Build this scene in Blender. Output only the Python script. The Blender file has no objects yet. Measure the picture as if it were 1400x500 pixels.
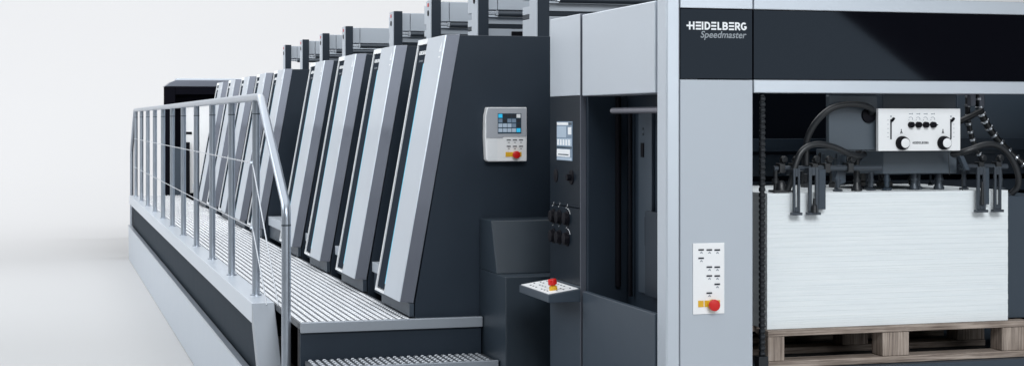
import bpy, bmesh, math
from mathutils import Vector
sc = bpy.context.scene
COL = sc.collection
PI = math.pi

# ------------------------------------------------------------------ materials
def mat(name, base, rough=0.45, metal=0.0, spec=0.5, coat=0.0, var=0.05, vscale=6.0, grain=0.0, gscale=900.0, emit=0.0, rvar=0.06, tint=None):
    m = bpy.data.materials.new(name); m.use_nodes = True
    nt = m.node_tree; N = nt.nodes; L = nt.links
    b = N['Principled BSDF']
    b.inputs['Roughness'].default_value = rough
    b.inputs['Metallic'].default_value = metal
    b.inputs['Specular IOR Level'].default_value = spec
    if tint: b.inputs['Specular Tint'].default_value = (*tint, 1)
    b.inputs['Coat Weight'].default_value = coat
    b.inputs['Coat Roughness'].default_value = 0.05
    tc = N.new('ShaderNodeTexCoord')
    n = N.new('ShaderNodeTexNoise'); n.inputs['Scale'].default_value = vscale; n.inputs['Detail'].default_value = 5
    L.new(tc.outputs['Object'], n.inputs['Vector'])
    r = N.new('ShaderNodeMix'); r.data_type = 'RGBA'
    r.inputs[6].default_value = (*[c * (1 - var) for c in base], 1)
    r.inputs[7].default_value = (*[min(1, c * (1 + var)) for c in base], 1)
    L.new(n.outputs['Fac'], r.inputs[0]); L.new(r.outputs[2], b.inputs['Base Color'])
    mr = N.new('ShaderNodeMapRange')
    mr.inputs['To Min'].default_value = max(0.02, rough - rvar); mr.inputs['To Max'].default_value = min(1, rough + rvar)
    L.new(n.outputs['Fac'], mr.inputs['Value']); L.new(mr.outputs['Result'], b.inputs['Roughness'])
    if grain > 0:
        g = N.new('ShaderNodeTexNoise'); g.inputs['Scale'].default_value = gscale; g.inputs['Detail'].default_value = 2
        L.new(tc.outputs['Object'], g.inputs['Vector'])
        bp = N.new('ShaderNodeBump'); bp.inputs['Strength'].default_value = grain; bp.inputs['Distance'].default_value = 0.001
        L.new(g.outputs['Fac'], bp.inputs['Height']); L.new(bp.outputs['Normal'], b.inputs['Normal'])
    if emit > 0:
        b.inputs['Emission Color'].default_value = (*base, 1); b.inputs['Emission Strength'].default_value = emit
    return m

SILVER = mat('silver_paint', (0.575, 0.625, 0.685), 0.34, 0.5, 0.5, var=0.02, grain=0.06)
CHAMFER = mat('dark_grey_and_shaded_silver', (0.140, 0.152, 0.185), 0.33, 0.5, 0.5, var=0.02, grain=0.06)  # darkened silver for the shade on cover chamfers; plain dark grey elsewhere
FRONTS = mat('pale_grey_paint', (0.47, 0.515, 0.57), 0.42, 0.15, 0.5, var=0.02, grain=0.06)
SLATE = mat('slate_powder_coat', (0.017, 0.027, 0.041), 0.46, 0.0, 0.26, var=0.16, vscale=3.0, grain=0.14, rvar=0.10)
MIDSLATE = mat('mid_slate_paint', (0.034, 0.050, 0.070), 0.45, 0.0, 0.5, var=0.05, grain=0.1)
BLACK = mat('black_paint', (0.006, 0.006, 0.009), 0.5, 0.0, 0.08)
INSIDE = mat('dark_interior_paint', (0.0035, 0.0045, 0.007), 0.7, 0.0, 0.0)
HEADGREY = mat('head_grey_paint', (0.075, 0.094, 0.115), 0.45, 0.0, 0.4, var=0.04, grain=0.1)
EDGEM = mat('shaded_edge_grey', (0.30, 0.33, 0.37), 0.4, 0.3, 0.5)  # darker grey paints in the shade of walkway edges that face forward
STRIPM = mat('dark_cover_strip', (0.030, 0.038, 0.050), 0.5, 0.0, 0.0, var=0.06)
TERM = mat('terminal_panel_paint', (0.010, 0.0155, 0.023), 0.30, 0.0, 0.07, var=0.04)
DEEP = mat('deep_black_paint', (0.006, 0.006, 0.009), 0.7, 0.0, 0.0)
MATT = mat('matt_slate_sheet', (0.030, 0.040, 0.052), 0.7, 0.0, 0.06, var=0.1)
GLOSS = mat('black_glass_panel', (0.003, 0.003, 0.005), 0.04, 0.0, 0.16, var=0.02, rvar=0.01, tint=(0.62, 0.80, 1.0))
GLASS2 = mat('dark_display_strip', (0.018, 0.026, 0.036), 0.22, 0.0, 0.06, rvar=0.02)
WHITE = mat('white_plate', (0.86, 0.87, 0.88), 0.45, 0.0, 0.4, var=0.02)
EDGE = mat('white_edge_trim', (0.82, 0.84, 0.86), 0.4, 0.0)
RAIL = mat('brushed_aluminium', (0.385, 0.425, 0.48), 0.32, 0.75, 0.5, var=0.04, vscale=20)
DECKP = mat('deck_sheet_metal', (0.07, 0.078, 0.09), 0.5, 0.4, 0.5, var=0.15, vscale=9)
DECKR = mat('deck_ridge_metal', (0.78, 0.80, 0.83), 0.26, 0.6, 0.5, var=0.10, vscale=14)
TREADR = mat('tread_ridge_metal', (0.46, 0.49, 0.53), 0.3, 0.6, 0.5, var=0.12, vscale=18)
BARM = mat('grey_bar_steel', (0.17, 0.17, 0.20), 0.35, 0.4, 0.5)
RUBBER = mat('black_rubber', (0.016, 0.018, 0.021), 0.38, 0.0, 0.5)
STEEL = mat('dark_steel', (0.055, 0.067, 0.083), 0.38, 0.4, 0.5)
BRIGHT = mat('bright_steel', (0.55, 0.58, 0.62), 0.28, 0.9, 0.5)
CHAIN = mat('oiled_chain_steel', (0.022, 0.025, 0.03), 0.35, 0.4, 0.5)
RED = mat('red_plastic', (0.62, 0.012, 0.010), 0.35, 0.0)
YELLOW = mat('yellow_plastic', (0.72, 0.42, 0.02), 0.4, 0.0)
CYAN = mat('cyan_light_strip', (0.03, 0.40, 0.58), 0.3, 0.0, emit=0.45)
INK = mat('dark_print', (0.03, 0.035, 0.045), 0.6, 0.0, 0.2)
GREYINK = mat('grey_print', (0.30, 0.33, 0.37), 0.6, 0.0, 0.2)
LETTER = mat('white_lettering', (0.86, 0.88, 0.90), 0.5, 0.0, 0.3)
LETTER2 = mat('grey_lettering', (0.30, 0.33, 0.36), 0.5, 0.0, 0.3)
SCR_D = mat('screen_dark', (0.02, 0.035, 0.05), 0.2, emit=0.6)
SCR_M = mat('screen_mid', (0.10, 0.14, 0.19), 0.2, emit=0.7)
SCR_L = mat('screen_light', (0.30, 0.37, 0.45), 0.2, emit=0.4)
SCR_C = mat('screen_cyan', (0.03, 0.38, 0.62), 0.2, emit=0.6)
KEYGREY = mat('panel_grey', (0.40, 0.42, 0.46), 0.45)

def paper_mat():
    m = bpy.data.materials.new('stacked_paper'); m.use_nodes = True
    nt = m.node_tree; N = nt.nodes; L = nt.links; b = N['Principled BSDF']
    b.inputs['Roughness'].default_value = 0.8; b.inputs['Specular IOR Level'].default_value = 0.15
    tc = N.new('ShaderNodeTexCoord')
    def band(sx, sz, det):
        mp = N.new('ShaderNodeMapping'); mp.inputs['Scale'].default_value = (sx, sx, sz)
        L.new(tc.outputs['Object'], mp.inputs['Vector'])
        n = N.new('ShaderNodeTexNoise'); n.inputs['Scale'].default_value = 1; n.inputs['Detail'].default_value = det; n.inputs['Roughness'].default_value = 0.65
        L.new(mp.outputs[0], n.inputs['Vector']); return n
    a = band(1.3, 260, 3); c = band(5, 90, 4)
    add = N.new('ShaderNodeMath'); add.operation = 'ADD'
    L.new(a.outputs['Fac'], add.inputs[0]); L.new(c.outputs['Fac'], add.inputs[1])
    rp = N.new('ShaderNodeMapRange'); rp.inputs['From Min'].default_value = 0.72; rp.inputs['From Max'].default_value = 1.25
    L.new(add.outputs[0], rp.inputs['Value'])
    mx = N.new('ShaderNodeMix'); mx.data_type = 'RGBA'
    mx.inputs[6].default_value = (0.77, 0.82, 0.845, 1); mx.inputs[7].default_value = (0.85, 0.89, 0.905, 1)
    L.new(rp.outputs['Result'], mx.inputs[0]); L.new(mx.outputs[2], b.inputs['Base Color'])
    bp = N.new('ShaderNodeBump'); bp.inputs['Strength'].default_value = 0.25; bp.inputs['Distance'].default_value = 0.002
    L.new(a.outputs['Fac'], bp.inputs['Height']); L.new(bp.outputs['Normal'], b.inputs['Normal'])
    return m
PAPER = paper_mat()

def wood_mat(name, axis, dark=(0.14, 0.108, 0.092), light=(0.52, 0.44, 0.38)):
    m = bpy.data.materials.new(name); m.use_nodes = True
    nt = m.node_tree; N = nt.nodes; L = nt.links; b = N['Principled BSDF']
    b.inputs['Roughness'].default_value = 0.8; b.inputs['Specular IOR Level'].default_value = 0.2
    tc = N.new('ShaderNodeTexCoord')
    s = [130, 130, 130]; s['XYZ'.index(axis)] = 4.0
    mp = N.new('ShaderNodeMapping'); mp.inputs['Scale'].default_value = s; mp.inputs['Rotation'].default_value = (0.05, 0.07, 0.04)
    L.new(tc.outputs['Object'], mp.inputs['Vector'])
    n = N.new('ShaderNodeTexNoise'); n.inputs['Scale'].default_value = 1; n.inputs['Detail'].default_value = 6; n.inputs['Roughness'].default_value = 0.7
    L.new(mp.outputs[0], n.inputs['Vector'])
    n2 = N.new('ShaderNodeTexNoise'); n2.inputs['Scale'].default_value = 7; n2.inputs['Detail'].default_value = 3
    L.new(tc.outputs['Object'], n2.inputs['Vector'])
    rp = N.new('ShaderNodeValToRGB')
    rp.color_ramp.elements[0].position = 0.33; rp.color_ramp.elements[0].color = (*dark, 1)
    rp.color_ramp.elements[1].position = 0.62; rp.color_ramp.elements[1].color = (*light, 1)
    L.new(n.outputs['Fac'], rp.inputs['Fac'])
    mx = N.new('ShaderNodeMix'); mx.data_type = 'RGBA'; mx.blend_type = 'MULTIPLY'; mx.inputs[0].default_value = 0.7
    rp2 = N.new('ShaderNodeValToRGB')
    rp2.color_ramp.elements[0].position = 0.35; rp2.color_ramp.elements[0].color = (0.6, 0.57, 0.55, 1)
    rp2.color_ramp.elements[1].position = 0.65; rp2.color_ramp.elements[1].color = (1, 1, 1, 1)
    L.new(n2.outputs['Fac'], rp2.inputs['Fac'])
    L.new(rp.outputs['Color'], mx.inputs[6]); L.new(rp2.outputs['Color'], mx.inputs[7]); L.new(mx.outputs[2], b.inputs['Base Color'])
    bp = N.new('ShaderNodeBump'); bp.inputs['Strength'].default_value = 0.5; bp.inputs['Distance'].default_value = 0.003
    L.new(n.outputs['Fac'], bp.inputs['Height']); L.new(bp.outputs['Normal'], b.inputs['Normal'])
    return m
WOOD_X = wood_mat('weathered_wood_lengthways', 'X')
WOOD_Z = wood_mat('weathered_wood_end_block', 'Z')

# ------------------------------------------------------------------ mesh builder
def world_loc(o):
    v = Vector((0, 0, 0))
    while o is not None:
        v += o.location; o = o.parent
    return v

FRAME = [1.0, 0.0]                 # drawing scale and height offset of the machine section being built
class MB:
    """Collects shapes in world coordinates; build() links them as ONE mesh object."""
    def __init__(s): s.v = []; s.f = []; s.mi = []; s.cur = 0
    def _add(s, vs, fs):
        k = len(s.v); s.v += [tuple(p) for p in vs]
        for f in fs: s.f.append([k + i for i in f]); s.mi.append(s.cur)
        return s
    def use(s, i): s.cur = i; return s
    def box(s, x0, x1, y0, y1, z0, z1):
        vs = [(x, y, z) for z in (z0, z1) for (x, y) in ((x0, y0), (x1, y0), (x1, y1), (x0, y1))]
        return s._add(vs, [(3, 2, 1, 0), (4, 5, 6, 7), (0, 1, 5, 4), (1, 2, 6, 5), (2, 3, 7, 6), (3, 0, 4, 7)])
    def loft(s, a, b):
        n = len(a)
        fs = [tuple(range(n))[::-1], tuple(range(n, 2 * n))]
        for i in range(n):
            j = (i + 1) % n; fs.append((i, j, n + j, n + i))
        return s._add(list(a) + list(b), fs)
    def prism_y(s, poly, y0, y1):        # poly of (x, z)
        return s.loft([(x, y0, z) for x, z in poly], [(x, y1, z) for x, z in poly])
    def prism_x(s, poly, x0, x1):        # poly of (y, z)
        return s.loft([(x0, y, z) for y, z in poly], [(x1, y, z) for y, z in poly])
    def tube(s, pts, r, n=12, smooth=0):
        P = [Vector(p) for p in pts]
        for _ in range(smooth):
            Q = [P[0]]
            for a, b in zip(P, P[1:]): Q += [a * .75 + b * .25, a * .25 + b * .75]
            P = Q + [P[-1]]
        rs = r if isinstance(r, (list, tuple)) else [r] * len(P)
        t0 = (P[1] - P[0]).normalized()
        up = Vector((0, 0, 1)) if abs(t0.z) < 0.9 else Vector((1, 0, 0))
        u = t0.cross(up).normalized(); vs = []
        for i, p in enumerate(P):
            if i == 0: t = t0
            elif i == len(P) - 1: t = (P[i] - P[i - 1]).normalized()
            else: t = ((P[i] - P[i - 1]).normalized() + (P[i + 1] - P[i]).normalized()).normalized()
            u = (u - t * u.dot(t)).normalized(); w = t.cross(u)
            for k in range(n):
                a = 2 * PI * k / n; vs.append(p + (u * math.cos(a) + w * math.sin(a)) * rs[i])
        fs = [tuple(range(n))[::-1], tuple(range((len(P) - 1) * n, len(P) * n))]
        for i in range(len(P) - 1):
            for k in range(n):
                k2 = (k + 1) % n; fs.append((i * n + k, i * n + k2, (i + 1) * n + k2, (i + 1) * n + k))
        return s._add(vs, fs)
    def lathe(s, c, axis, prof, n=20):   # prof of (distance along axis, radius)
        c = Vector(c); a = Vector(axis).normalized()
        up = Vector((0, 0, 1)) if abs(a.z) < 0.9 else Vector((1, 0, 0))
        u = a.cross(up).normalized(); w = a.cross(u); vs = []
        for h, r in prof:
            for k in range(n):
                t = 2 * PI * k / n; vs.append(c + a * h + (u * math.cos(t) + w * math.sin(t)) * r)
        fs = [tuple(range(n))[::-1], tuple(range((len(prof) - 1) * n, len(prof) * n))]
        for i in range(len(prof) - 1):
            for k in range(n):
                k2 = (k + 1) % n; fs.append((i * n + k, i * n + k2, (i + 1) * n + k2, (i + 1) * n + k))
        return s._add(vs, fs)
    def build(s, name, mats, parent=None, bevel=0.0, smooth=False, seg=2):
        o0 = world_loc(parent)
        me = bpy.data.meshes.new(name)
        k, dz = FRAME
        me.from_pydata([(x * k - o0.x, y * k - o0.y, z * k + dz - o0.z) for x, y, z in s.v], [], s.f)
        for m in (mats if isinstance(mats, (list, tuple)) else [mats]): me.materials.append(m)
        me.polygons.foreach_set('material_index', s.mi)
        bm = bmesh.new(); bm.from_mesh(me); bmesh.ops.recalc_face_normals(bm, faces=bm.faces); bm.to_mesh(me); bm.free()
        if smooth:
            me.shade_smooth(); me.set_sharp_from_angle(angle=math.radians(38))
        o = bpy.data.objects.new(name, me); COL.objects.link(o)
        if parent is not None: o.parent = parent
        if bevel > 0:
            b = o.modifiers.new('edge', 'BEVEL'); b.width = bevel; b.segments = seg; b.limit_method = 'ANGLE'; b.angle_limit = math.radians(35)
            b.harden_normals = False
        return o

def thing(name, loc, label, cat, group=None):
    o = bpy.data.objects.new(name, None); COL.objects.link(o); o.location = loc
    o.empty_display_size = 0.1
    return tag(o, label, cat, group)
def tag(o, label, cat, group=None):
    o['label'] = label; o['category'] = cat
    if group: o['group'] = group
    return o
def structure(o): o['kind'] = 'structure'; return o
def copy_tree(o, parent=None):
    kids = list(o.children)
    c = o.copy(); COL.objects.link(c)
    if parent is not None: c.parent = parent
    for k in kids: copy_tree(k, c)
    return c
def box(name, m, parent, x0, x1, y0, y1, z0, z1, bevel=0.002):
    return MB().box(x0, x1, y0, y1, z0, z1).build(name, m, parent, bevel)

# ---- marks on a plane: origin P, right axis U, up axis V, outward normal W
class Plane:
    def __init__(s, P, U, V):
        s.P = Vector(P); s.U = Vector(U).normalized(); s.V = Vector(V).normalized(); s.W = s.U.cross(s.V)
    def at(s, u, v, w=0.0): return s.P + s.U * u + s.V * v + s.W * w
def slab(mb, pl, quad, w0, w1):
    """a flat polygon on the plane, raised from w0 to w1"""
    return mb.loft([pl.at(u, v, w0) for u, v in quad], [pl.at(u, v, w1) for u, v in quad])
def rect(mb, pl, u0, u1, v0, v1, w0=0.0, w1=0.0015):
    return slab(mb, pl, [(u0, v0), (u1, v0), (u1, v1), (u0, v1)], w0, w1)
def stroke(mb, pl, pts, t, w0, w1, closed=False):
    P = [Vector((a, b)) for a, b in pts]; n = len(P); off = []
    for i in range(n):
        if closed: a, b = P[i - 1], P[(i + 1) % n]
        else: a, b = P[max(i - 1, 0)], P[min(i + 1, n - 1)]
        d1 = (P[i] - a).normalized() if (P[i] - a).length > 0 else None
        d2 = (b - P[i]).normalized() if (b - P[i]).length > 0 else None
        d1 = d1 or d2; d2 = d2 or d1
        n1 = Vector((-d1.y, d1.x)); n2 = Vector((-d2.y, d2.x)); m = (n1 + n2).normalized()
        off.append(m * (t / 2 / max(0.4, m.dot(n1))))
    for i in range(n if closed else n - 1):
        j = (i + 1) % n
        slab(mb, pl, [P[i] - off[i], P[j] - off[j], P[j] + off[j], P[i] + off[i]], w0, w1)
def arc(cx, cy, rx, ry, a0, a1, n=8):
    return [(cx + rx * math.cos(math.radians(a0 + (a1 - a0) * i / n)), cy + ry * math.sin(math.radians(a0 + (a1 - a0) * i / n))) for i in range(n + 1)]
def logo(mb, pl, u0, v0, h, w0=0.0003, w1=0.0012):
    """the ten heavy capitals with a dash running into the H and barred Es; height h, width 8.12 h"""
    T = 0.21; k = [0]
    def S(pts, closed=False):
        k[0] += 1; e = 0.00012 * (k[0] % 5)
        stroke(mb, pl, [(u0 + a * h, v0 + b * h) for a, b in pts], T * h, w0, w1 + e, closed)
    c = T / 2
    S([(0.0, .5), (1.0, .5)]); S([(.33 + c, 0), (.33 + c, 1)]); S([(1.08 - c, 0), (1.08 - c, 1)])
    for x0, x1 in ((1.25, 1.96), (3.33, 4.0), (5.72, 6.42)):
        for y in (c, .5, 1 - c): S([(x0, y), (x1, y)])
    S([(2.155, 0), (2.155, 1)])
    S([(2.43 + c, c), (2.43 + c, 1 - c), (2.75, 1 - c)] + arc(2.75, .5, .35, .395, 80, -80) + [(2.75, c)], True)
    S([(4.17 + c, 1), (4.17 + c, c), (4.7, c)])
    S([(4.85 + c, c), (4.85 + c, 1 - c), (5.2, 1 - c)] + arc(5.24, .72, .20, .175, 80, -80, 6) + [(5.0, .52)])
    S([(5.0, .5), (5.25, .5)] + arc(5.26, .31, .22, .2, 80, -80, 6) + [(4.85, c)])
    S([(6.54 + c, 0), (6.54 + c, 1 - c), (6.85, 1 - c)] + arc(6.9, .68, .22, .215, 80, -80, 6) + [(6.7, .46)])
    S([(6.88, .46), (7.2, 0)])
    S(arc(7.76, .5, .33, .395, 48, 350, 14)[:-1] + [(8.01, .42), (7.78, .42)])
def text_obj(name, body, pl, u0, u1, v0, m, parent, shear=0.0, off=0.0, height=None, lift=0.0008):
    cu = bpy.data.curves.new(name, 'FONT'); cu.body = body; cu.shear = shear; cu.size = 1; cu.extrude = 0.0; cu.offset = off
    tmp = bpy.data.objects.new(name, cu); COL.objects.link(tmp)
    dg = bpy.context.evaluated_depsgraph_get(); dg.update()
    me = bpy.data.meshes.new_from_object(tmp.evaluated_get(dg))
    bpy.data.objects.remove(tmp); bpy.data.curves.remove(cu)
    xs = [v.co.x for v in me.vertices]; x0, x1 = min(xs), max(xs)
    s = (u1 - u0) / (x1 - x0); sy = s if height is None else height / 0.7
    o0 = world_loc(parent)
    for v in me.vertices:
        p = pl.at(u0 + (v.co.x - x0) * s, v0 + v.co.y * sy, lift) * FRAME[0] + Vector((0, 0, FRAME[1])) - o0; v.co = p
    me.materials.clear(); me.materials.append(m); me.name = name
    o = bpy.data.objects.new(name, me); COL.objects.link(o); o.parent = parent
    return o
def mushroom(mb, c, axis, r, h, mi_base, mi_red):
    mb.use(mi_base); mb.lathe(c, axis, [(0, r * .95), (h * .35, r * .9), (h * .36, r * .55), (h * .5, r * .55)], 20)
    mb.use(mi_red); mb.lathe(c, axis, [(h * .45, r * .7), (h * .5, r), (h * .9, r), (h * .97, r * .95), (h, r * .82)], 20)
    mb.use(0)

# ------------------------------------------------------------------ setting
SWEEP = mat('studio_sweep_paper', (0.470, 0.472, 0.476), 0.9, 0.0, 0.02, var=0.012, vscale=0.25)
structure(MB()._add([(-36, -14, 0), (44, -14, 0), (44, 25, 0), (-36, 25, 0)], [(0, 1, 2, 3)]).build('floor', SWEEP))
prof = [(25, 0)] + [(25 + 18 * math.sin(math.radians(a)), 18 - 18 * math.cos(math.radians(a))) for a in range(2, 91, 2)] + [(43, 26)]
bvs = [(x, y, z) for y, z in prof for x in (-36, 44)]
bfs = [(2 * i, 2 * i + 1, 2 * i + 3, 2 * i + 2) for i in range(len(prof) - 1)]
structure(MB()._add(bvs, bfs).build('backdrop', SWEEP, smooth=True))

# ------------------------------------------------------------------ printing units
UX0, UX1, UZ0, UZ1 = 1.675, 1.91, 0.88, 2.19         # slanted front: bottom / top x, bottom / top z
def fxz(z): return UX0 + (UX1 - UX0) * (z - UZ0) / (UZ1 - UZ0)
def outline(pts, z, out=0.0): return [(fxz(z) + dx - out, y, z) for dx, y in pts]
def make_unit(Y, top=True, lower=True, gap=1.2):
    t = thing('printing_unit', (1.74, Y, 0), '', 'printing unit')
    P = lambda pts, z, out=0.0: [(x, y + Y, zz) for x, y, zz in outline(pts, z, out)]
    b = MB()
    b.prism_y([(1.742, 0.0), (1.742, 0.88), (1.967, 2.186), (3.9, 2.186), (3.9, 0.0)], Y, Y + 0.69)
    b.prism_y([(1.99, 0.0), (1.99, 0.90), (2.16, 2.15), (3.88, 2.15), (3.88, 0.0)], Y + 0.692, Y + gap - 0.003)
    b.build('body', SLATE, t, 0.003)
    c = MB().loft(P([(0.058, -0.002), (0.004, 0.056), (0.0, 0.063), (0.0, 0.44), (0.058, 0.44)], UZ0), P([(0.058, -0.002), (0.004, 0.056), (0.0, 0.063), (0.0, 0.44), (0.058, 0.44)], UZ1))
    # shade on the cover's chamfered corner is painted in as a darker silver
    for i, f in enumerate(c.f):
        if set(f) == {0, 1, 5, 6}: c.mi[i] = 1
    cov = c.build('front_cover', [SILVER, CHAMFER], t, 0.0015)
    d = MB().loft(P([(0.006, 0.442), (0.006, 0.642), (0.058, 0.642), (0.058, 0.442)], UZ0 + 0.02), P([(0.006, 0.442), (0.006, 0.642), (0.058, 0.642), (0.058, 0.442)], UZ1 - 0.03))
    strip = d.build('display_strip', STRIPM, t)
    e = MB().loft(P([(-0.002, 0.645), (-0.002, 0.659), (0.058, 0.659), (0.058, 0.645)], UZ0), P([(-0.002, 0.645), (-0.002, 0.659), (0.058, 0.659), (0.058, 0.645)], UZ1))
    e.loft(P([(-0.001, 0.443), (-0.001, 0.644), (0.058, 0.644), (0.058, 0.443)], UZ1 - 0.028), P([(-0.001, 0.443), (-0.001, 0.644), (0.058, 0.644), (0.058, 0.443)], UZ1))
    e.loft(P([(-0.001, 0.443), (-0.001, 0.644), (0.058, 0.644), (0.058, 0.443)], UZ0), P([(-0.001, 0.443), (-0.001, 0.644), (0.058, 0.644), (0.058, 0.443)], UZ0 + 0.012))
    e.build('edge_trim', EDGE, t, 0.0015)
    q = [(0.0025, 0.444), (0.0025, 0.464), (0.012, 0.464), (0.012, 0.444)]
    l = MB().loft(P(q, 0.93), P(q, 2.06))
    l.build('light_strip', CYAN, strip)
    sl = Vector((UX1 - UX0, 0, UZ1 - UZ0)).normalized()
    pl = Plane((fxz(2.06) + 0.006, Y + 0.632, 2.06), (0, -1, 0), sl)
    m = MB(); logo(m, pl, 0.02, 0.05, 0.0195); m.build('lettering', LETTER, strip)
    text_obj('lettering', 'Speedmaster', pl, 0.045, 0.145, 0.012, GREYINK, strip, 0.2)
    pc = Plane((fxz(2.10), Y + 0.13, 2.10), (0, -1, 0), sl)
    m = MB(); stroke(m, pc, [(0.0, 0.014), (0.016, 0.046), (0.032, 0.014)], 0.010, 0.0003, 0.001, True); rect(m, pc, 0.0, 0.034, -0.022, -0.014, 0.0003, 0.001)
    m.build('emblem', LETTER, cov)
    MB().loft([(1.742, Y, .78), (1.735, Y + .008, .78), (1.735, Y + .688, .78), (1.742, Y + .688, .78)][::1],
              [(1.742, Y, .878), (1.735, Y + .008, .878), (1.735, Y + .688, .878), (1.742, Y + .688, .878)])
    box('plinth', MIDSLATE, t, 1.715, 1.738, Y + 0.006, Y + 0.686, 0.812, 0.877)
    if gap < 1.5:
        box('ledge', FRONTS, t, 1.765, 1.985, Y + 0.694, Y + gap - 0.004, 0.925, 0.98)
        box('ledge_base', MIDSLATE, t, 1.775, 1.985, Y + 0.694, Y + gap - 0.004, 0.812, 0.923)
    else:
        box('ledge', FRONTS, t, 1.765, 1.985, Y + 0.694, Y + gap - 0.01, 0.915, 0.985)
        box('ledge_base', MIDSLATE, t, 1.775, 1.985, Y + 0.694, Y + gap - 0.01, 0.812, 0.913)
    if top:
        p0 = Y + 0.33
        post = box('post', SLATE, t, 2.47, 2.532, p0, p0 + 0.13, 2.187, 2.566)
        box('post_cover', FRONTS, post, 2.461, 2.469, p0 + 0.002, p0 + 0.128, 2.187, 2.562)
        MB().box(2.457, 2.4605, p0 + 0.053, p0 + 0.077, 2.52, 2.544).build('button', RED, post, 0.001)
        MB().lathe((2.4605, p0 + 0.065, 2.478), (-1, 0, 0), [(0, .02), (.003, .019)], 16).build('button', BLACK, post)
        g = MB().box(2.534, 2.60, p0 + 0.05, p0 + 0.5, 2.425, 2.556).box(2.603, 3.75, p0 + 0.052, p0 + 0.5, 2.425, 2.556)
        g.build('guard_panel', FRONTS, t, 0.003)
        r = MB().tube([(2.605, p0 + 0.06, 2.402), (3.74, p0 + 0.06, 2.402)], 0.019, 14)
        r.build('roller', STEEL, t, smooth=True)
        MB().box(2.534, 2.585, p0 + 0.03, p0 + 0.075, 2.395, 2.414).box(2.586, 2.604, p0 + 0.04, p0 + 0.075, 2.39, 2.418).build('roller_bracket', BRIGHT, t, 0.002)
        if lower:
            box('rear_cover', FRONTS, t, 2.534, 3.75, p0 + 0.10, p0 + 0.5, 2.343, 2.385)
            box('seal_strip', SLATE, t, 2.534, 3.75, p0 + 0.104, p0 + 0.5, 2.318, 2.341)
            box('lower_cover', FRONTS, t, 2.534, 3.75, p0 + 0.10, p0 + 0.5, 2.188, 2.316)
            box('hinge_block', BLACK, t, 2.70, 2.77, p0 + 0.085, p0 + 0.099, 2.19, 2.30)
    return t
UG = 'printing units along the walkway'
def name_unit(t, label): tag(t, label, 'printing unit', UG); return t

unit1 = make_unit(7.74)
units = [(8.94, 'printing unit second from the near end, directly behind the one with the touch control panel'),
         (10.14, 'printing unit third from the near end, in the middle of the near row of four')]
name_unit(unit1, 'nearest printing unit, its full dark end wall carrying the white touch control panel')
for Y, lb in units:
    c = copy_tree(unit1); c.location.y = Y; name_unit(c, lb)
name_unit(make_unit(11.34, gap=1.95), 'printing unit fourth from the near end, last before the wide gap in the row')
unit5 = name_unit(make_unit(13.32, lower=False), 'printing unit just beyond the wide gap, dark end wall showing behind the handrail bend')
for Y, lb in ((14.5, 'printing unit next after the one that faces the wide gap, seen behind the railing posts'),
              (15.7, 'printing unit third from the far end, seen through the railing'),
              (16.9, 'printing unit second from the far end, seen through the railing')):
    c = copy_tree(unit5); c.location.y = Y; name_unit(c, lb)
name_unit(make_unit(18.1, top=False, gap=2.2), 'farthest printing unit, right beside the black delivery')

# control panel on the end wall of the nearest unit
Yp = 7.74
cp = MB()
cp.prism_y([(2.088, 1.575), (2.098, 1.566), (2.296, 1.566), (2.296, 1.832), (2.094, 1.832), (2.084, 1.79), (2.082, 1.69)], Yp - 0.05, Yp - 0.001)
cpo = cp.build('control_panel', WHITE, unit1, 0.004)
pl = Plane((2.084, Yp - 0.05, 1.565), (1, 0, 0), (0, 0, 1))
m = MB(); slab(m, pl, [(0.004, .116), (.085, .116), (.095, .123), (.209, .123), (.209, .264), (.012, .264), (.003, .225)], 0.0004, 0.003); m.build('bezel', KEYGREY, cpo, 0.001)
m = MB(); rect(m, pl, .010, .060, .008, .112, .0004, .002); m.build('grip_recess', EDGE, cpo)
m = MB(); rect(m, pl, .0615, .182, .138, .237, .0032, .0042)
cells = [(1, 0, 0, 0), ]
for r in range(4):
    for c in range(5):
        u = .0645 + c * .0232; v = .2145 - r * .0235
        if r == 0: mi = 3 if c == 0 else (4 if c == 4 else 5)
        elif c == 4: mi = 5 if r < 3 else 3
        elif r == 1: mi = 1 if c != 1 else 5
        elif c == 3 and r == 2: mi = 1
        else: mi = 2
        m.use(mi); rect(m, pl, u, u + .0205, v + .001, v + .0195, .0043, .0049)
m.build('screen', [SCR_D, SCR_M, SCR_L, SCR_C, LETTER, INK], cpo)
for r in range(2):
    for c in range(3):
        u = .108 + c * .0315; v = .104 - r * .031
        m = MB(); rect(m, pl, u, u + .021, v, v + .0045, .0005, .002); rect(m, pl, u + .006, u + .015, v - .011, v - .0085, .0005, .0014)
        m.build('key', INK, cpo)
m = MB(); rect(m, pl, .102, .184, .024, .047, .0004, .0022); m.build('key', YELLOW, cpo)
m = MB(); mushroom(m, pl.at(.152, .034, .0022), pl.W, .0185, .028, 0, 1); m.build('emergency_button', [YELLOW, RED], cpo, smooth=True)

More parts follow.
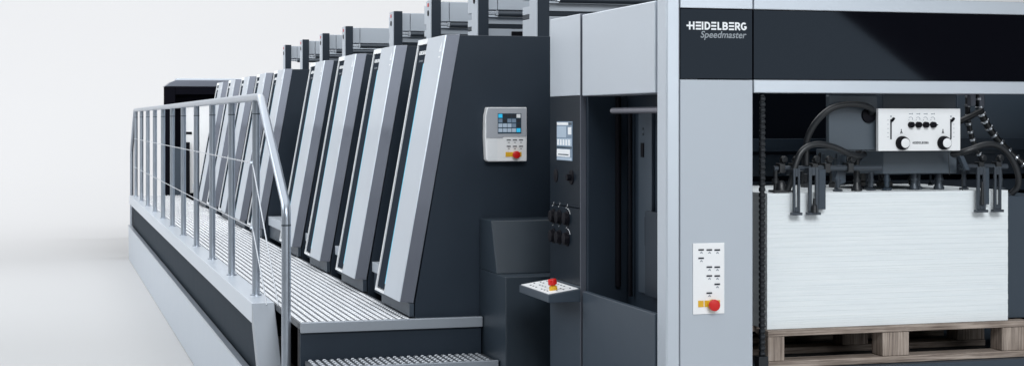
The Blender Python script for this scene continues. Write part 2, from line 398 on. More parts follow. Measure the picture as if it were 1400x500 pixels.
# ------------------------------------------------------------------ walkway
wk = thing('walkway', (1.4, 14.4, 0), 'raised metal walkway with ribbed bright deck running along the printing units', 'walkway')
YF, YB = 7.66, 21.2
d = MB().box(1.172, 1.733, YF + 0.034, YB, 0.775, 0.803).box(1.733, 2.062, YF + 0.034, 7.738, 0.775, 0.803)
deck = d.build('deck', DECKP, wk)
def ridge_rows(mb, xs, y0, y1, z, seed=0, pitch=0.05, w=0.0095, h=0.006):
    for i, x in enumerate(xs):
        y = y0 + (0.5 * pitch if (i + seed) % 2 else 0.0)
        while y < y1:
            a, b = y, min(y + pitch * 0.76, y1)
            if b - a > 0.012:
                mb._add([(x - w, a, z), (x + w, a, z), (x + w, b, z), (x - w, b, z), (x - w * .55, a + .006, z + h), (x + w * .55, a + .006, z + h), (x + w * .55, b - .006, z + h), (x - w * .55, b - .006, z + h)],
                        [(4, 5, 6, 7), (0, 1, 5, 4), (1, 2, 6, 5), (2, 3, 7, 6), (3, 0, 4, 7)])
            y += pitch
rr = MB(); ridge_rows(rr, [1.192 + 0.034 * i for i in range(16)], YF + .036, YB, 0.8032);
rr.build('deck_rib', DECKR, deck)
box('front_edge', EDGEM, wk, 1.172, 2.062, YF, YF + 0.032, 0.762, 0.8115, 0.003)
box('riser', SLATE, wk, 1.172, 2.06, YF + 0.02, YF + 0.045, 0.10, 0.7605)
box('edge_beam', SILVER, wk, 1.05, 1.168, 8.56, YB, 0.705, 0.812, 0.004)
MB().prism_x([(YB, .02), (YB, .704), (8.575, .704), (8.0, .06), (8.0, .02)], 1.10, 1.125).build('recess_panel', MATT, wk)
MB().prism_x([(8.558, .812), (8.558, .70), (7.985, .06), (7.87, .06)], 1.05, 1.168).build('end_panel', EDGEM, wk, 0.003)
MB().prism_y([(1.045, .004), (1.07, .004), (1.07, .425), (1.045, .425), (1.04, .41)], 8.05, YB).build('skirt_panel', FRONTS, wk, 0.003)
box('skirt_lip', RAIL, wk, 1.035, 1.075, 8.05, YB, 0.426, 0.438)
for x1, y in ((1.9, YF + .1), (1.7, 13.0), (1.7, 21.1)): box('support_frame', BLACK, wk, 1.18, x1, y, y + .06, .004, .77)
# steps at the near end of the walkway
st = thing('access_steps', (1.6, 7.2, 0), 'ribbed metal steps climbing to the near end of the walkway', 'steps')
for i in range(4):
    z = 0.64 - 0.17 * i; y1 = 7.655 - 0.29 * i; y0 = y1 - 0.29
    tr = MB().box(1.19, 2.06, y0 + .022, y1 + .02 * (i > 0), z - .03, z - .008).build('tread', DECKP, st)
    q = MB(); ridge_rows(q, [1.212 + 0.034 * k for k in range(25)], y0 + .024, y1 - .004, z - .0078, i); q.build('tread_rib', TREADR, tr)
    box('nosing', EDGEM, st, 1.19, 2.06, y0, y0 + .0215, z - .045, z, 0.002)
    if i < 3: box('riser', SLATE, st, 1.19, 2.058, y0 + .012, y0 + .03, z - .17, z - .046)
MB().prism_x([(7.64, .0), (7.64, .58), (6.55, .0)], 1.17, 1.188).build('stringer', SLATE, st)
# stepped dark housing beside the steps
hb = MB().box(2.066, 2.425, 7.265, 7.736, 0.0, 1.04).prism_x([(7.42, 1.0405), (7.736, 1.0405), (7.736, 1.287), (7.52, 1.287)], 2.067, 2.425)
HOUS = mat('satin_slate_paint', (0.026, 0.038, 0.052), 0.36, 0.0, 0.55, var=0.05, grain=0.08)
tag(hb.build('housing', HOUS, None, 0.004), 'stepped dark slate housing with a sloped upper front between the steps and the tray console', 'machine housing')

# ------------------------------------------------------------------ railing
rl = thing('railing', (1.12, 14.4, 0.81), 'silver tubular railing with vertical posts and two thin wires along the walkway edge', 'railing')
ZR = 1.893
hr = MB().tube([(1.12, 7.79, 0.004), (1.12, 7.79, 1.30), (1.12, 7.795, 1.335), (1.12, 7.815, 1.372), (1.12, 8.70, 1.872), (1.12, 8.745, 1.888), (1.12, 8.80, ZR),
                (1.12, 21.10, ZR), (1.12, 21.16, 1.886), (1.12, 21.20, 1.868), (1.12, 21.93, 1.40), (1.12, 21.955, 1.37), (1.12, 21.96, 1.33), (1.12, 21.96, 0.004)], 0.0225, 18)
hr.build('handrail', RAIL, rl, smooth=True)
MB().lathe((1.12, 7.79, 1.262), (0, 0, 1), [(0, .0229), (.004, .0235), (.008, .0229)], 18).build('joint_ring', STEEL, rl)
post = MB().tube([(1.12, 8.94, 0.812), (1.12, 8.94, 1.875)], 0.0215, 16).build('post', RAIL, rl, smooth=True)
ring = MB().lathe((1.12, 8.94, 1.80), (0, 0, 1), [(0, .0219), (.003, .0225), (.006, .0219)], 16).build('joint_ring', STEEL, post)
foot = MB().lathe((1.12, 8.94, 0.8125), (0, 0, 1), [(0, .032), (.005, .031), (.007, .0225)], 16).build('foot_plate', RAIL, post, smooth=True)
for i in range(1, 11):
    c = copy_tree(post, rl); c.location.y += 1.2 * i
for zz in (1.535, 1.18):
    MB().tube([(1.098, 8.94, zz), (1.098, 20.94, zz)], 0.0035, 8).build('wire', BRIGHT, rl, smooth=True)
MB().tube([(1.10, 8.93, 1.53), (1.11, 7.99, 0.86)], 0.0035, 8).build('wire', BRIGHT, rl, smooth=True)
MB().tube([(1.10, 8.93, 1.18), (1.11, 8.42, 0.815)], 0.0035, 8).build('wire', BRIGHT, rl, smooth=True)
MB().lathe((1.0995, 8.94, 1.535), (-1, 0, 0), [(0, .012), (.012, .011)], 12).lathe((1.0995, 8.94, 1.18), (-1, 0, 0), [(0, .010), (.012, .009)], 12).build('wire_clamp', RAIL, rl)

# ------------------------------------------------------------------ delivery at the far end
dl = thing('delivery_unit', (1.9, 21.5, 0), 'black delivery unit with a pale grey hood at the far end of the press', 'delivery')
MB().box(1.505, 1.64, 21.4, 21.56, 0, 2.2).box(1.642, 3.9, 21.4, 21.56, 2.10, 2.2).box(1.80, 3.9, 21.6, 24.5, 0, 2.19).build('body', DEEP, dl, 0.004)
box('inner_panel', DEEP, dl, 1.64, 3.9, 21.57, 21.6, 0, 2.098)
MB().prism_y([(1.51, 2.202), (1.60, 2.265), (1.66, 2.285), (3.9, 2.285), (3.9, 2.202)], 21.44, 21.9).build('hood', CHAMFER, dl, 0.004)
box('hood_rail', SILVER, dl, 1.66, 3.9, 21.5, 21.8, 2.287, 2.31)
dd = box('display', SCR_D, dl, 1.66, 2.4, 21.585, 21.598, 1.98, 2.09)
q = MB().box(1.70, 1.78, 21.58, 21.5845, 2.05, 2.062).box(1.83, 1.95, 21.58, 21.5845, 2.05, 2.062).box(1.99, 2.1, 21.58, 21.5845, 2.05, 2.062); q.build('display_icons', SCR_L, dd)
box('door', WHITE, dl, 1.75, 1.90, 21.50, 21.598, 0.82, 1.965); box('door', WHITE, dl, 1.903, 2.4, 21.49, 21.598, 0.82, 1.975)
q = MB().box(1.765, 1.86, 21.493, 21.4985, 1.585, 1.615); q.build('door_handle', BLACK, dl)
box('cabinet', MIDSLATE, dl, 1.56, 1.735, 21.40, 21.58, 0.6, 1.42); box('cabinet_recess', BLACK, dl, 1.737, 1.83, 21.44, 21.48, 0.8, 1.48)

# ------------------------------------------------------------------ feeder
# the feeder section is drawn 10.5 % large; this brings the sheet to its real width of 1.05 m
FRAME[0], FRAME[1] = 0.905, 0.1681
GZ = -0.185                        # floor level on that drawing
XF, YFr = 2.43, 6.16
fd = thing('feeder', (3.2, 6.0, 0), 'tall silver feeder frame around the paper pile with black glass header at the front', 'feeder')
box('corner_post', SILVER, fd, XF, 2.489, YFr, 6.266, GZ, 2.36, 0.006)
col = box('column_door', FRONTS, fd, 2.4915, 2.812, YFr + 0.002, 6.24, GZ, 1.934, 0.002)
box('column_top', SILVER, fd, 2.4915, 2.812, YFr + 0.001, 6.24, 2.226, 2.36, 0.002)
hp = box('header_panel', GLOSS, fd, 2.4915, 2.812, YFr + 0.004, 6.24, 1.9375, 2.2235, 0.0015)
box('header_glass', GLOSS, fd, 2.8165, 5.05, YFr + 0.004, 6.24, 1.9375, 2.2235, 0.0015)
box('header_top_trim', SILVER, fd, 2.8165, 5.05, YFr, 6.24, 2.2255, 2.281, 0.003)
box('header_bottom_trim', SILVER, fd, 2.8165, 5.05, YFr, 6.24, 1.882, 1.9355, 0.003)
ph = Plane((2.519, YFr + 0.004, 2.138), (1, 0, 0), (0, 0, 1))
m = MB(); logo(m, ph, 0.0, 0.0, 0.0328, 0.0002, 0.001); m.build('lettering', LETTER, hp)
text_obj('lettering', 'Speedmaster', ph, 0.062, 0.266, -0.032, LETTER2, hp, 0.22, 0.014, None, 0.0006)
# column control plate
pk = Plane((2.545, YFr + 0.002, 0.978), (1, 0, 0), (0, 0, 1))
m = MB(); rect(m, pk, 0, .139, 0, .29, .0004, .006); kp = m.build('control_plate', WHITE, col, 0.002)
tiny = MB()
for u, v in ((.035, .263), (.071, .262), (.106, .261), (.035, .229), (.071, .192), (.106, .191), (.071, .156), (.106, .155), (.106, .121), (.071, .086)):
    m = MB(); rect(m, pk, u - .012, u + .012, v - .003, v + .003, .0064, .008); m.build('key', INK, kp)
    stroke(tiny, pk, [(u - .004, v - .014), (u + .002, v - .009), (u + .006, v - .015)], .0035, .0064, .0072)
tiny.build('key_print', GREYINK, kp)
m = MB(); rect(m, pk, .022, .046, .03, .056, .0064, .008); rect(m, pk, .050, .118, .03, .056, .0064, .008); m.build('key', YELLOW, kp)
m = MB(); mushroom(m, pk.at(.084, .038, .008), pk.W, .0235, .030, 0, 1); m.build('emergency_button', [YELLOW, RED], kp, smooth=True)

# operator side of the feeder
box('side_cover', SILVER, fd, XF, 2.50, 7.262, 7.735, 1.885, 2.27, 0.003)
tb = box('terminal_panel', TERM, fd, XF, 2.50, 7.262, 7.735, 1.354, 1.882, 0.002)
t2 = box('terminal_panel', TERM, fd, XF, 2.50, 7.262, 7.735, 0.99, 1.351, 0.002)
box('side_cover', MIDSLATE, fd, XF, 2.50, 7.262, 7.735, GZ, 0.987, 0.003)
box('side_edge', CHAMFER, fd, XF - 0.001, 2.50, 7.2535, 7.2605, GZ, 2.27, 0.001)
box('side_door', SILVER, fd, XF - 0.002, 2.62, 6.285, 7.226, 1.882, 2.262, 0.004)
box('bin_front', MIDSLATE, fd, XF - 0.002, XF + 0.024, 6.285, 7.22, GZ, 0.97, 0.003)
MB().box(XF + .026, 2.648, 6.285, 7.215, GZ, 0.86).build('bin_floor', SLATE, fd)
box('alcove_wall', SLATE, fd, XF + 0.026, 2.70, 7.222, 7.252, GZ, 1.88)
box('alcove_wall', SLATE, fd, 2.65, 2.70, 6.245, 7.22, GZ, 2.25)
MB().box(2.635, 2.649, 6.86, 7.03, 0.98, 1.80).build('guide_plate', MIDSLATE, fd, 0.002)
MB().box(2.631, 2.634, 6.955, 6.99, 1.60, 1.665).box(2.632, 2.6345, 6.93, 6.94, 1.2, 1.33).build('latch', BLACK, fd)
MB().box(2.632, 2.6345, 6.962, 6.972, 1.725, 1.735).box(2.632, 2.6345, 6.962, 6.972, 1.70, 1.71).build('screw', RUBBER, fd)
MB().tube([(2.60, 7.205, .99), (2.60, 7.205, 1.875)], 0.014, 12).tube([(2.63, 7.12, .95), (2.63, 7.12, 1.8)], 0.010, 10).build('guide_rod', BLACK, fd, smooth=True)
box('sloped_flap', SLATE, fd, 2.61, 2.63, 6.60, 6.88, 0.98, 1.36)
MB().tube([(2.50, 7.0, 1.812), (2.50, 6.268, 1.812)], 0.014, 14).build('guard_bar', BARM, fd, smooth=True)
ps = Plane((XF, 7.735, 1.2), (0, -1, 0), (0, 0, 1))           # u runs towards the camera
m = MB(); rect(m, ps, .12, .361, .374, .563, .0004, .003)
m.use(1)
m.use(2); rect(m, ps, .125, .30, .545, .558, .0032, .0042); m.use(3); rect(m, ps, .31, .355, .545, .558, .0032, .0042)
m.use(1); rect(m, ps, .125, .27, .485, .54, .0032, .0042); m.use(2); rect(m, ps, .30, .35, .50, .535, .0032, .0042)
m.use(1); rect(m, ps, .125, .355, .445, .48, .0032, .0042)
for k in range(5): m.use(2); rect(m, ps, .135 + .043 * k, .16 + .043 * k, .448, .475, .0043, .005)
m.use(3); rect(m, ps, .125, .355, .432, .441, .0032, .0042); m.use(2); rect(m, ps, .125, .33, .392, .428, .0032, .0042); m.use(3); rect(m, ps, .15, .31, .40, .405, .0043, .005)
m.use(1); rect(m, ps, .125, .355, .376, .389, .0032, .0042)
m.build('screen', [SCR_M, SCR_L, LETTER, SCR_D], tb)
MB().lathe(ps.at(.10, .296, 0), ps.W, [(0, .033), (.004, .032), (.005, .028)], 20).build('socket_cover', BLACK, tb, smooth=True)
MB().lathe(ps.at(.345, .296, 0), ps.W, [(0, .036), (.006, .034), (.007, .016), (.026, .016)], 20).build('selector_switch', BLACK, tb, smooth=True)
tk = MB()
for v in (.095, -.002):
    for u in (.062, .160, .280):
        MB().lathe(ps.at(u, v, 0), ps.W, [(0, .037), (.004, .037), (.005, .031), (.021, .029), (.023, .023)], 20).build('knob', BLACK, t2, smooth=True)
        stroke(tk, ps, [(u - .02, v + .05), (u - .008, v + .054)], .0025, .0003, .001); stroke(tk, ps, [(u, v + .06), (u + .003, v + .070)], .0025, .0003, .001)
    stroke(tk, ps, arc(.28, v, .05, .048, 30, 90, 5), .0028, .0003, .001)
tk.build('dial_marks', LETTER, t2)
# tray console
tc_ = MB().prism_y([(2.27, .916), (2.27, .953), (2.4285, .976), (2.4285, .916)], 7.25, 7.735).build('tray_console', MIDSLATE, fd, 0.003)
sv = Vector((2.4285 - 2.27, 0, .976 - .953)).normalized()
pt = Plane((2.275, 7.72, .9544), (0, -1, 0), sv)
m = MB(); rect(m, pt, 0, .455, 0, .15, .0003, .002); tp = m.build('key_plate', WHITE, tc_)
m = MB()
for i in range(9):
    for j in range(4):
        if (i * 5 + j * 3) % 4 != 0:
            m = MB(); rect(m, pt, .03 + i * .046, .046 + i * .046, .022 + j * .033, .028 + j * .033, .0022, .0035); m.build('key', INK, tp)
m = MB(); mushroom(m, pt.at(.36, .055, .002), pt.W, .021, .052, 0, 1); m.build('emergency_button', [YELLOW, RED], tp, smooth=True)

# feeder interior
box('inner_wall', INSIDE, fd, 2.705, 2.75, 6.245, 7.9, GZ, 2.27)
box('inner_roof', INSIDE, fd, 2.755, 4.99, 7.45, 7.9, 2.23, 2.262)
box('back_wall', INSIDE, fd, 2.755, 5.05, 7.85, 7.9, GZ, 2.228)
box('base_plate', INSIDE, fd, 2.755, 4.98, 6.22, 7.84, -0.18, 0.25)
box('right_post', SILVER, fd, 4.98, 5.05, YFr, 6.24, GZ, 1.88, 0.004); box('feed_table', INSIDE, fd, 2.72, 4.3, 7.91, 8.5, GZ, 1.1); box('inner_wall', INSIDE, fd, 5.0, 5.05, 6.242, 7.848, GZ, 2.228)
ic = MB().box(4.40, 4.98, 7.2, 7.22, 1.555, 2.2); ic.build('inner_cover', MIDSLATE, fd, 0.003)
box('cross_beam', SLATE, fd, 2.76, 4.97, 7.10, 7.16, 1.62, 1.68); box('cross_beam', SLATE, fd, 2.76, 4.97, 7.14, 7.20, 1.50, 1.60); box('cross_beam', SLATE, fd, 2.76, 4.97, 7.12, 7.18, 1.42, 1.475)
box('side_guide', MIDSLATE, fd, 4.118, 4.36, 6.33, 7.0, 0.89, 1.432, 0.004)
box('lift_plate', MIDSLATE, fd, 2.84, 4.6, 6.225, 7.2, 0.66, 0.724, 0.004)
box('front_apron', MIDSLATE, fd, 4.33, 4.9, 6.4, 6.45, 0.31, 0.86)
# hanging pile chain
ch = MB(); z = 0.80
while z < 1.878:
    ch.lathe((2.861, 6.20, z), (1, 0, 0), [(0, .010), (.003, .0125), (.019, .0125), (.022, .010)], 10)
    ch.box(2.866, 2.878, 6.194, 6.206, z + .009, z + .017); z += .0235
ch.use(0); ch.box(2.85, 2.892, 6.182, 6.222, 0.728, 0.79)
tag(ch.build('lifting_chain', CHAIN, None, smooth=True), 'black roller chain hanging beside the left edge of the paper stack', 'chain')

# ------------------------------------------------------------------ pallet and paper
pa = thing('pallet', (3.2, 6.05, 0.825), 'weathered wooden pallet under the stack of white paper', 'pallet')
PX0, PX1, PY0, PY1 = 2.93, 4.20, 6.265, 7.10
for k, y in enumerate((6.265, 6.441, 6.617, 6.793, 6.969)):
    MB().box(PX0 + .003 * (k % 2), PX1, y, y + .128, .859, .884).build('top_board', WOOD_X, pa, 0.003)
for k, (y0, y1) in enumerate(((6.266, 6.37), (6.63, 6.735), (6.99, 7.093))):
    MB().box(PX0 + .002, PX1, y0, y1, .726, .754).build('bottom_board', WOOD_X, pa, 0.003)
    for x0, x1 in ((PX0, 3.008), (3.467, 3.597), (4.055, PX1 - .002)):
        MB().box(x0 + .002, x1, y0 + .004, y1 - .004, .755, .858).build('block', WOOD_Z, pa, 0.003)
pp = MB()
import random
random.seed(4)
z = 0.8855; i = 0
while z < 1.459:
    h = random.choice((.012, .017, .023, .009)); h = min(h, 1.46 - z)
    ox, oy = random.uniform(-.0005, .0005), random.uniform(-.0005, .0005)
    pp.box(2.942 + ox, 4.104 + ox, 6.30 + oy, 7.08 + oy, z, z + h - .0003); z += h
tag(pp.build('paper_stack', PAPER), 'tall stack of white printing paper on the wooden pallet', 'paper')

# ------------------------------------------------------------------ suction head above the pile
sh = thing('suction_head', (3.3, 5.9, 1.55), 'dark suction head with white control plate and hoses above the paper stack', 'suction head')
box('housing', HEADGREY, sh, 3.24, 3.472, 6.32, 6.35, 1.641, 1.875, 0.003)
box('housing_body', SLATE, sh, 3.575, 3.885, 6.362, 7.0, 1.641, 1.81)
box('housing_top', HEADGREY, sh, 3.255, 3.50, 6.332, 6.36, 1.877, 2.1, 0.003)
box('housing_side', MIDSLATE, sh, 3.52, 3.885, 6.362, 6.9, 1.815, 2.1, 0.003)
MB().loft([(3.47, 6.56, 1.533), (3.545, 6.40, 1.533), (3.91, 6.40, 1.533), (3.91, 6.9, 1.533), (3.47, 6.9, 1.533)], [(3.47, 6.56, 1.635), (3.545, 6.40, 1.635), (3.91, 6.40, 1.635), (3.91, 6.9, 1.635), (3.47, 6.9, 1.635)]).build('lower_housing', HEADGREY, sh, 0.004)
cpl = box('control_plate', WHITE, sh, 3.449, 3.848, 6.27, 6.292, 1.6365, 1.819, 0.002)
box('control_box', HEADGREY, sh, 3.476, 3.84, 6.294, 6.36, 1.642, 1.812, 0.003)
pq = Plane((3.449, 6.27, 1.6365), (1, 0, 0), (0, 0, 1))
for u in (.060, .3515):
    m = MB(); rect(m, pq, u - .0035, u + .0035, .05, .136, .0003, .0012); m.build('slider_slot', INK, cpl)
    m = MB(); stroke(m, pq, [(u, .128), (u + .012, .142)], .008, .0013, .012); m.build('slider', BLACK, cpl)
    m = MB()
    for k in range(5): rect(m, pq, u + (-.018 if u < .2 else .010), u + (-.010 if u < .2 else .018), .06 + k * .018, .0615 + k * .018, .0003, .0009)
    rect(m, pq, u - .003, u + .003, .146, .152, .0003, .0009); m.build('scale_marks', GREYINK, cpl)
for u in (.112, .3145):
    MB().lathe(pq.at(u, .034, 0), pq.W, [(0, .030), (.012, .030), (.026, .026), (.027, .022)], 28).build('knob', BLACK, cpl, smooth=True)
    MB().lathe(pq.at(u + .002, .034, .0275), pq.W, [(0, .0205), (.003, .0205), (.004, .018)], 28).build('knob_cap', WHITE, cpl, smooth=True)
    m = MB(); stroke(m, pq, [(u - .006, .075), (u - .002, .086), (u + .002, .075)], .004, .0003, .0009); rect(m, pq, u - .004, u, .089, .094, .0003, .0009); m.build('symbol', INK, cpl)
m = MB()
for k in range(4):
    u = .155 + .0357 * k
    b = MB().lathe(pq.at(u, .1125, 0), pq.W, [(0, .0135), (.016, .0125), (.018, .010)], 20)
    rect(b, pq, u + .013, u + .020, .1105, .1145, .0005, .012); b.build('switch', BLACK, cpl, smooth=True)
    stroke(m, pq, arc(u, .138, .010, .008, -30, 150, 6), .0018, .0003, .0009); rect(m, pq, u - .008, u + .004, .158, .161, .0003, .0009); rect(m, pq, u + .006, u + .010, .157, .163, .0003, .0009); rect(m, pq, u - .010, u - .007, .132, .135, .0003, .0009)
m.build('symbol', GREYINK, cpl)
m = MB(); logo(m, pq, .163, .030, .0098, .0002, .0006); m.build('lettering', INK, cpl)

# cross bars with clamps, plates and suckers
for x0, x1 in ((2.99, 3.50), (3.885, 4.125)): MB().tube([(x0, 6.34, 1.563), (x1, 6.34, 1.563)], .0122, 12).build('cross_bar', STEEL, sh, smooth=True)
MB().box(3.50, 3.885, 6.50, 6.54, 1.545, 1.58).build('bar_bracket', STEEL, sh)
def clamp(x, y=6.33):
    k = MB().box(x - .013, x + .013, y - .012, y + .032, 1.545, 1.585)
    k.build('clamp', RUBBER, sh, 0.002)
    MB().lathe((x + .002, y, 1.600), (.25, -1, .12), [(-.01, .006), (.006, .0155), (.020, .0155), (.025, .011)], 16).build('clamp_knob', RUBBER, sh, smooth=True)
for x in (3.022, 3.080, 3.175, 3.235, 3.345, 3.985, 4.072): clamp(x)
def slotted(x0, x1, zb, zt, y=6.262):
    b = (x1 - x0) * .32
    m = MB().box(x0, x0 + b, y, y + .012, zb, zt).box(x1 - b, x1, y, y + .012, zb, zt).box(x0 + b, x1 - b, y + .0003, y + .0117, zt - .035, zt).box(x0 + b, x1 - b, y + .0003, y + .0117, zb, zb + .022)
    m.box(x0 - .007, x1 + .007, y - .008, y + .02, zb - .012, zb - .0005).box((x0 + x1) / 2 - .01, (x0 + x1) / 2 + .01, y + .013, 6.345, zt - .03, zt - .004)
    m.build('separator_plate', STEEL, sh, 0.0015)
slotted(3.045, 3.077, 1.38, 1.565); slotted(3.117, 3.163, 1.38, 1.57); slotted(3.927, 3.970, 1.378, 1.565); slotted(4.012, 4.048, 1.378, 1.565)
MB().box(3.168, 3.20, 6.27, 6.282, 1.39, 1.56).build('separator_plate', MIDSLATE, sh, 0.002)
MB().box(3.973, 3.995, 6.275, 6.285, 1.40, 1.56).build('separator_plate', MIDSLATE, sh, 0.002)
MB().lathe((3.14, 6.258, 1.378), (0, 0, 1), [(0, .016), (.03, .012), (.035, .006), (.06, .006)], 12).build('foot', RUBBER, sh, smooth=True)
MB().lathe((3.948, 6.258, 1.40), (0, 0, 1), [(0, .010), (.03, .008), (.1, .005)], 12).build('foot', RUBBER, sh, smooth=True)
# bent arm at the far left with a foot on the sheets
MB().tube([(3.0, 6.34, 1.575), (2.998, 6.34, 1.45)], .009, 10).box(2.975, 3.06, 6.30, 6.36, 1.463, 1.472).lathe((3.02, 6.33, 1.472), (0, 0, 1), [(0, .024), (.03, .02), (.04, .012)], 14).lathe((2.998, 6.34, 1.50), (0, 0, 1), [(0, .014), (.02, .014)], 12).build('corner_arm', RUBBER, sh, smooth=True)
def sucker(x, y, ztop, m=STEEL, r=.011, boot=False):
    s = MB().tube([(x, y, ztop), (x, y, 1.475)], r, 12)
    s.lathe((x, y, 1.500), (0, 0, 1), [(0, r * 1.25), (.012, r * 1.25)], 12)
    if boot: s.lathe((x, y, 1.4615), (0, 0, 1), [(0, .024), (.006, .024), (.03, .014), (.055, .013)], 16)
    else: s.lathe((x, y, 1.4615), (0, 0, 1), [(0, .021), (.006, .021), (.010, .011)], 16)
    s.build('sucker', m, sh, smooth=True)
sucker(3.315, 6.385, 1.55); sucker(3.415, 6.40, 1.60, RUBBER, .013, True); sucker(3.50, 6.43, 1.54, STEEL, .012); sucker(3.572, 6.42, 1.54, MIDSLATE, .010)
sucker(3.618, 6.50, 1.54, STEEL, .014); sucker(3.73, 6.46, 1.54, STEEL, .016, True); sucker(3.855, 6.46, 1.54, STEEL, .016, True); sucker(3.945, 6.40, 1.57, STEEL, .010); sucker(4.105, 6.36, 1.60, STEEL, .009)
for x, y, w in ((3.40, 6.58, .018), (3.60, 6.68, .030), (3.70, 6.66, .045), (3.90, 6.74, .03), (3.28, 6.62, .018)):
    MB().box(x - w / 2, x + w / 2, y, y + .03, 1.490, 1.60).box(x - w * .7, x + w * .7, y - .01, y + .03, 1.468, 1.489).build('sheet_blower', RUBBER, sh, 0.002)
for i in range(14):
    x = 3.29 + 0.047 * i; y = (6.47, 6.60, 6.53, 6.78, 6.66)[i % 5]; zb = (1.475, 1.49, 1.4625, 1.50)[i % 4]; r = (.0055, .008, .0045)[i % 3]
    MB().tube([(x, y, 1.62), (x, y, zb + .012)], r, 8).lathe((x, y, zb), (0, 0, 1), [(0, r * 2.1), (.007, r * 2.1), (.013, r)], 10).build('blower_rod', (STEEL, RUBBER)[i % 2], sh, smooth=True)
MB().prism_y([(3.30, 1.52), (3.325, 1.62), (3.35, 1.62), (3.35, 1.50), (3.31, 1.485)], 6.375, 6.395).build('sucker_bracket', MIDSLATE, sh, 0.002)
MB().box(3.33, 3.352, 6.45, 6.47, 1.50, 1.60).build('sucker_bracket', MIDSLATE, sh, 0.002)
MB().tube([(3.37, 6.40, 1.57), (3.372, 6.40, 1.615), (3.41, 6.40, 1.618)], .005, 8).build('lever', RUBBER, sh, smooth=True)
MB().prism_y([(3.862, 1.612), (3.885, 1.612), (3.915, 1.55), (3.893, 1.55)], 6.30, 6.325).build('lever', MIDSLATE, sh, 0.002)
MB().tube([(3.79, 6.275, 1.636), (3.795, 6.27, 1.53)], .0015, 6).tube([(3.893, 6.33, 1.535), (3.896, 6.33, 1.445), (3.885, 6.33, 1.43)], .0018, 6).build('wire', RUBBER, sh)
# hoses
MB().tube([(3.436, 6.31, 1.80), (3.425, 6.28, 1.82), (3.37, 6.275, 1.835), (3.30, 6.28, 1.838), (3.235, 6.29, 1.822), (3.18, 6.31, 1.772), (3.148, 6.34, 1.70), (3.142, 6.34, 1.64), (3.142, 6.34, 1.575)], .0140, 14, 3).build('hose', RUBBER, sh, smooth=True)
MB().tube([(3.45, 6.40, 1.622), (3.395, 6.33, 1.612), (3.33, 6.30, 1.622), (3.255, 6.30, 1.656), (3.165, 6.30, 1.672), (3.10, 6.30, 1.643), (3.072, 6.30, 1.58), (3.055, 6.30, 1.515), (3.04, 6.31, 1.47)], .0132, 14, 3).build('hose', RUBBER, sh, smooth=True)
MB().tube([(3.85, 6.48, 1.612), (3.90, 6.38, 1.620), (3.945, 6.35, 1.637), (4.007, 6.35, 1.660), (4.065, 6.35, 1.663), (4.118, 6.35, 1.642), (4.165, 6.35, 1.588), (4.192, 6.35, 1.525), (4.198, 6.36, 1.47), (4.17, 6.38, 1.437)], .0140, 14, 3).build('hose', RUBBER, sh, smooth=True)
MB().lathe((3.428, 6.3195, 1.79), (0, -1, 0), [(0, .034), (.010, .032), (.012, .024)], 18).build('hose_fitting', BLACK, sh, smooth=True)
MB().lathe((3.43, 6.43, 1.615), (.6, -.6, 0), [(0, .022), (.02, .022)], 14).build('hose_fitting', BLACK, sh, smooth=True)
# ribbed cable and its fittings
def ribbed(pts, r):
    P = [Vector(p) for p in pts]
    for _ in range(2):
        Q = [P[0]]
        for a, b in zip(P, P[1:]): Q += [a * .75 + b * .25, a * .25 + b * .75]
        P = Q + [P[-1]]
    cab = MB().tube(P, r, 12).build('cable', RUBBER, sh, smooth=True)
    acc = 0
    for a, b in zip(P, P[1:]):
        L = (b - a).length; acc += L
        if acc > .034:
            acc = 0; MB().lathe(a, b - a, [(-.0065, r * 1.02), (-.005, r * 1.25), (.005, r * 1.25), (.0065, r * 1.02)], 12).build('cable_ring', BRIGHT, cab, smooth=True)
ribbed([(4.265, 6.8, 1.90), (4.275, 6.8, 1.82), (4.31, 6.8, 1.755), (4.358, 6.8, 1.690), (4.43, 6.78, 1.61), (4.49, 6.74, 1.55), (4.52, 6.7, 1.48)], .017)
ribbed([(4.228, 6.82, 1.90), (4.222, 6.82, 1.80), (4.235, 6.82, 1.72), (4.262, 6.82, 1.65), (4.30, 6.82, 1.58)], .012)
MB().tube([(4.0, 6.8, 1.72), (4.10, 6.8, 1.735), (4.2, 6.78, 1.78), (4.275, 6.78, 1.815)], .014, 10, 2).build('cable', RUBBER, sh, smooth=True)
MB().box(4.215, 4.245, 6.78, 6.81, 1.835, 1.90).box(4.262, 4.292, 6.78, 6.81, 1.83, 1.90).build('cable_bracket', CHAMFER, sh, 0.003)
MB().box(4.0, 4.30, 6.80, 6.806, 1.886, 1.892).build('cable_rail', CHAMFER, sh)
for x, z in ((4.46, 1.76), (4.47, 1.66)):
    MB().lathe((x, 7.199, z), (0, -1, 0), [(0, .02), (.02, .018)], 14).build('bolt', STEEL, fd)

FRAME[0], FRAME[1] = 1.0, 0.0
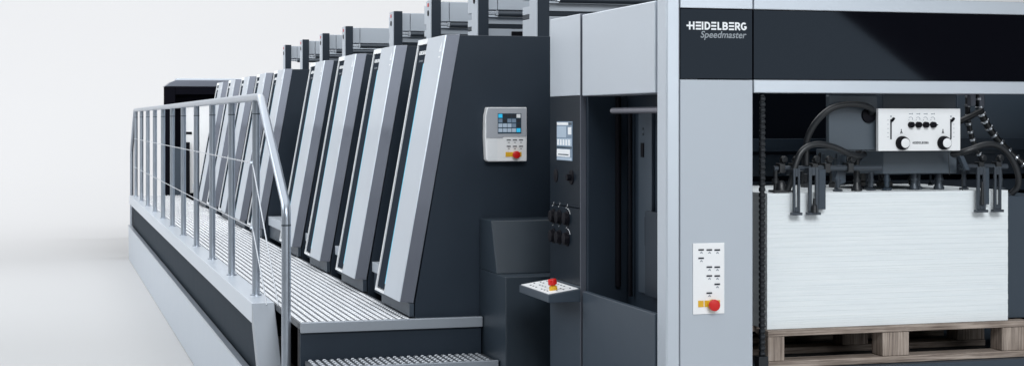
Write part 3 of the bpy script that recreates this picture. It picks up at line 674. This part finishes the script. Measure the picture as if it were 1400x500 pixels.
# ------------------------------------------------------------------ light
w = bpy.data.worlds.new('World'); sc.world = w; w.use_nodes = True
w.node_tree.nodes['Background'].inputs['Color'].default_value = (0.86, 0.93, 1.0, 1)
w.node_tree.nodes['Background'].inputs['Strength'].default_value = 0.10
def area(name, loc, target, sx, sy, power, color=(1, 1, 1), roll=0.0):
    l = bpy.data.lights.new(name, 'AREA'); l.shape = 'RECTANGLE'; l.size = sx; l.size_y = sy; l.energy = power; l.color = color
    o = bpy.data.objects.new(name, l); COL.objects.link(o); o.location = loc
    q = (Vector(target) - Vector(loc)).to_track_quat('-Z', 'Y'); o.rotation_euler = q.to_euler()
    if roll: o.rotation_euler.rotate_axis('Z', roll)
    return o
area('softbox_side', (-9, 13.5, 7.2), (2, 13.5, 1.6), 16, 6, 1120, (0.93, 0.97, 1.0))
area('softbox_top', (1.5, 12, 8.0), (1.5, 12, 0), 10, 18, 820, (0.96, 0.98, 1.0))
area('softbox_backdrop', (4, 21, 14), (4, 40, 14.8), 44, 5, 8000, (0.98, 0.985, 1.0))
area('sweep_fill_light', (4, 14, 13), (4, 40, 11.5), 44, 5, 3000, (0.98, 0.985, 1.0))  # unseen fill lamp, added to even out the dark band where floor meets backdrop
area('floor_fill_light', (-4.5, 23, 9.5), (-3.5, 23.5, 0), 15, 9, 520, (0.98, 0.985, 1.0))  # extra out-of-view lamp that lifts the brightness of the far floor
# tilted strip light behind the camera: its slanting edge is what the black header glass mirrors
area('softbox_strip', (4.73, -6.2, 4.46), (4.73, 6, 4.46), 12, 2.6, 270, (0.93, 0.97, 1.0), math.radians(-35))
area('front_fill_light', (1.0, -5.5, 8.5), (3.2, 6.5, 1.0), 7, 4, 1000, (0.94, 0.975, 1.0))  # high fill lamp, unseen, added to brighten the camera-facing sides

# ------------------------------------------------------------------ camera
cam = bpy.data.cameras.new('camera'); co = bpy.data.objects.new('camera', cam); COL.objects.link(co)
co.location = (0, 0, 1.77); co.rotation_euler = (PI / 2, 0, -math.atan2(0.2773, 0.9608))
cam.sensor_width = 36; cam.lens = 36 * 2220 / 1400; cam.shift_y = -86 / 1400; cam.clip_end = 200; cam.clip_start = 0.05
sc.camera = co
sc.view_settings.view_transform = 'Standard'; sc.view_settings.look = 'None'; sc.view_settings.exposure = 0.12; sc.view_settings.gamma = 1
sc.cycles.use_denoising = True; sc.cycles.max_bounces = 8
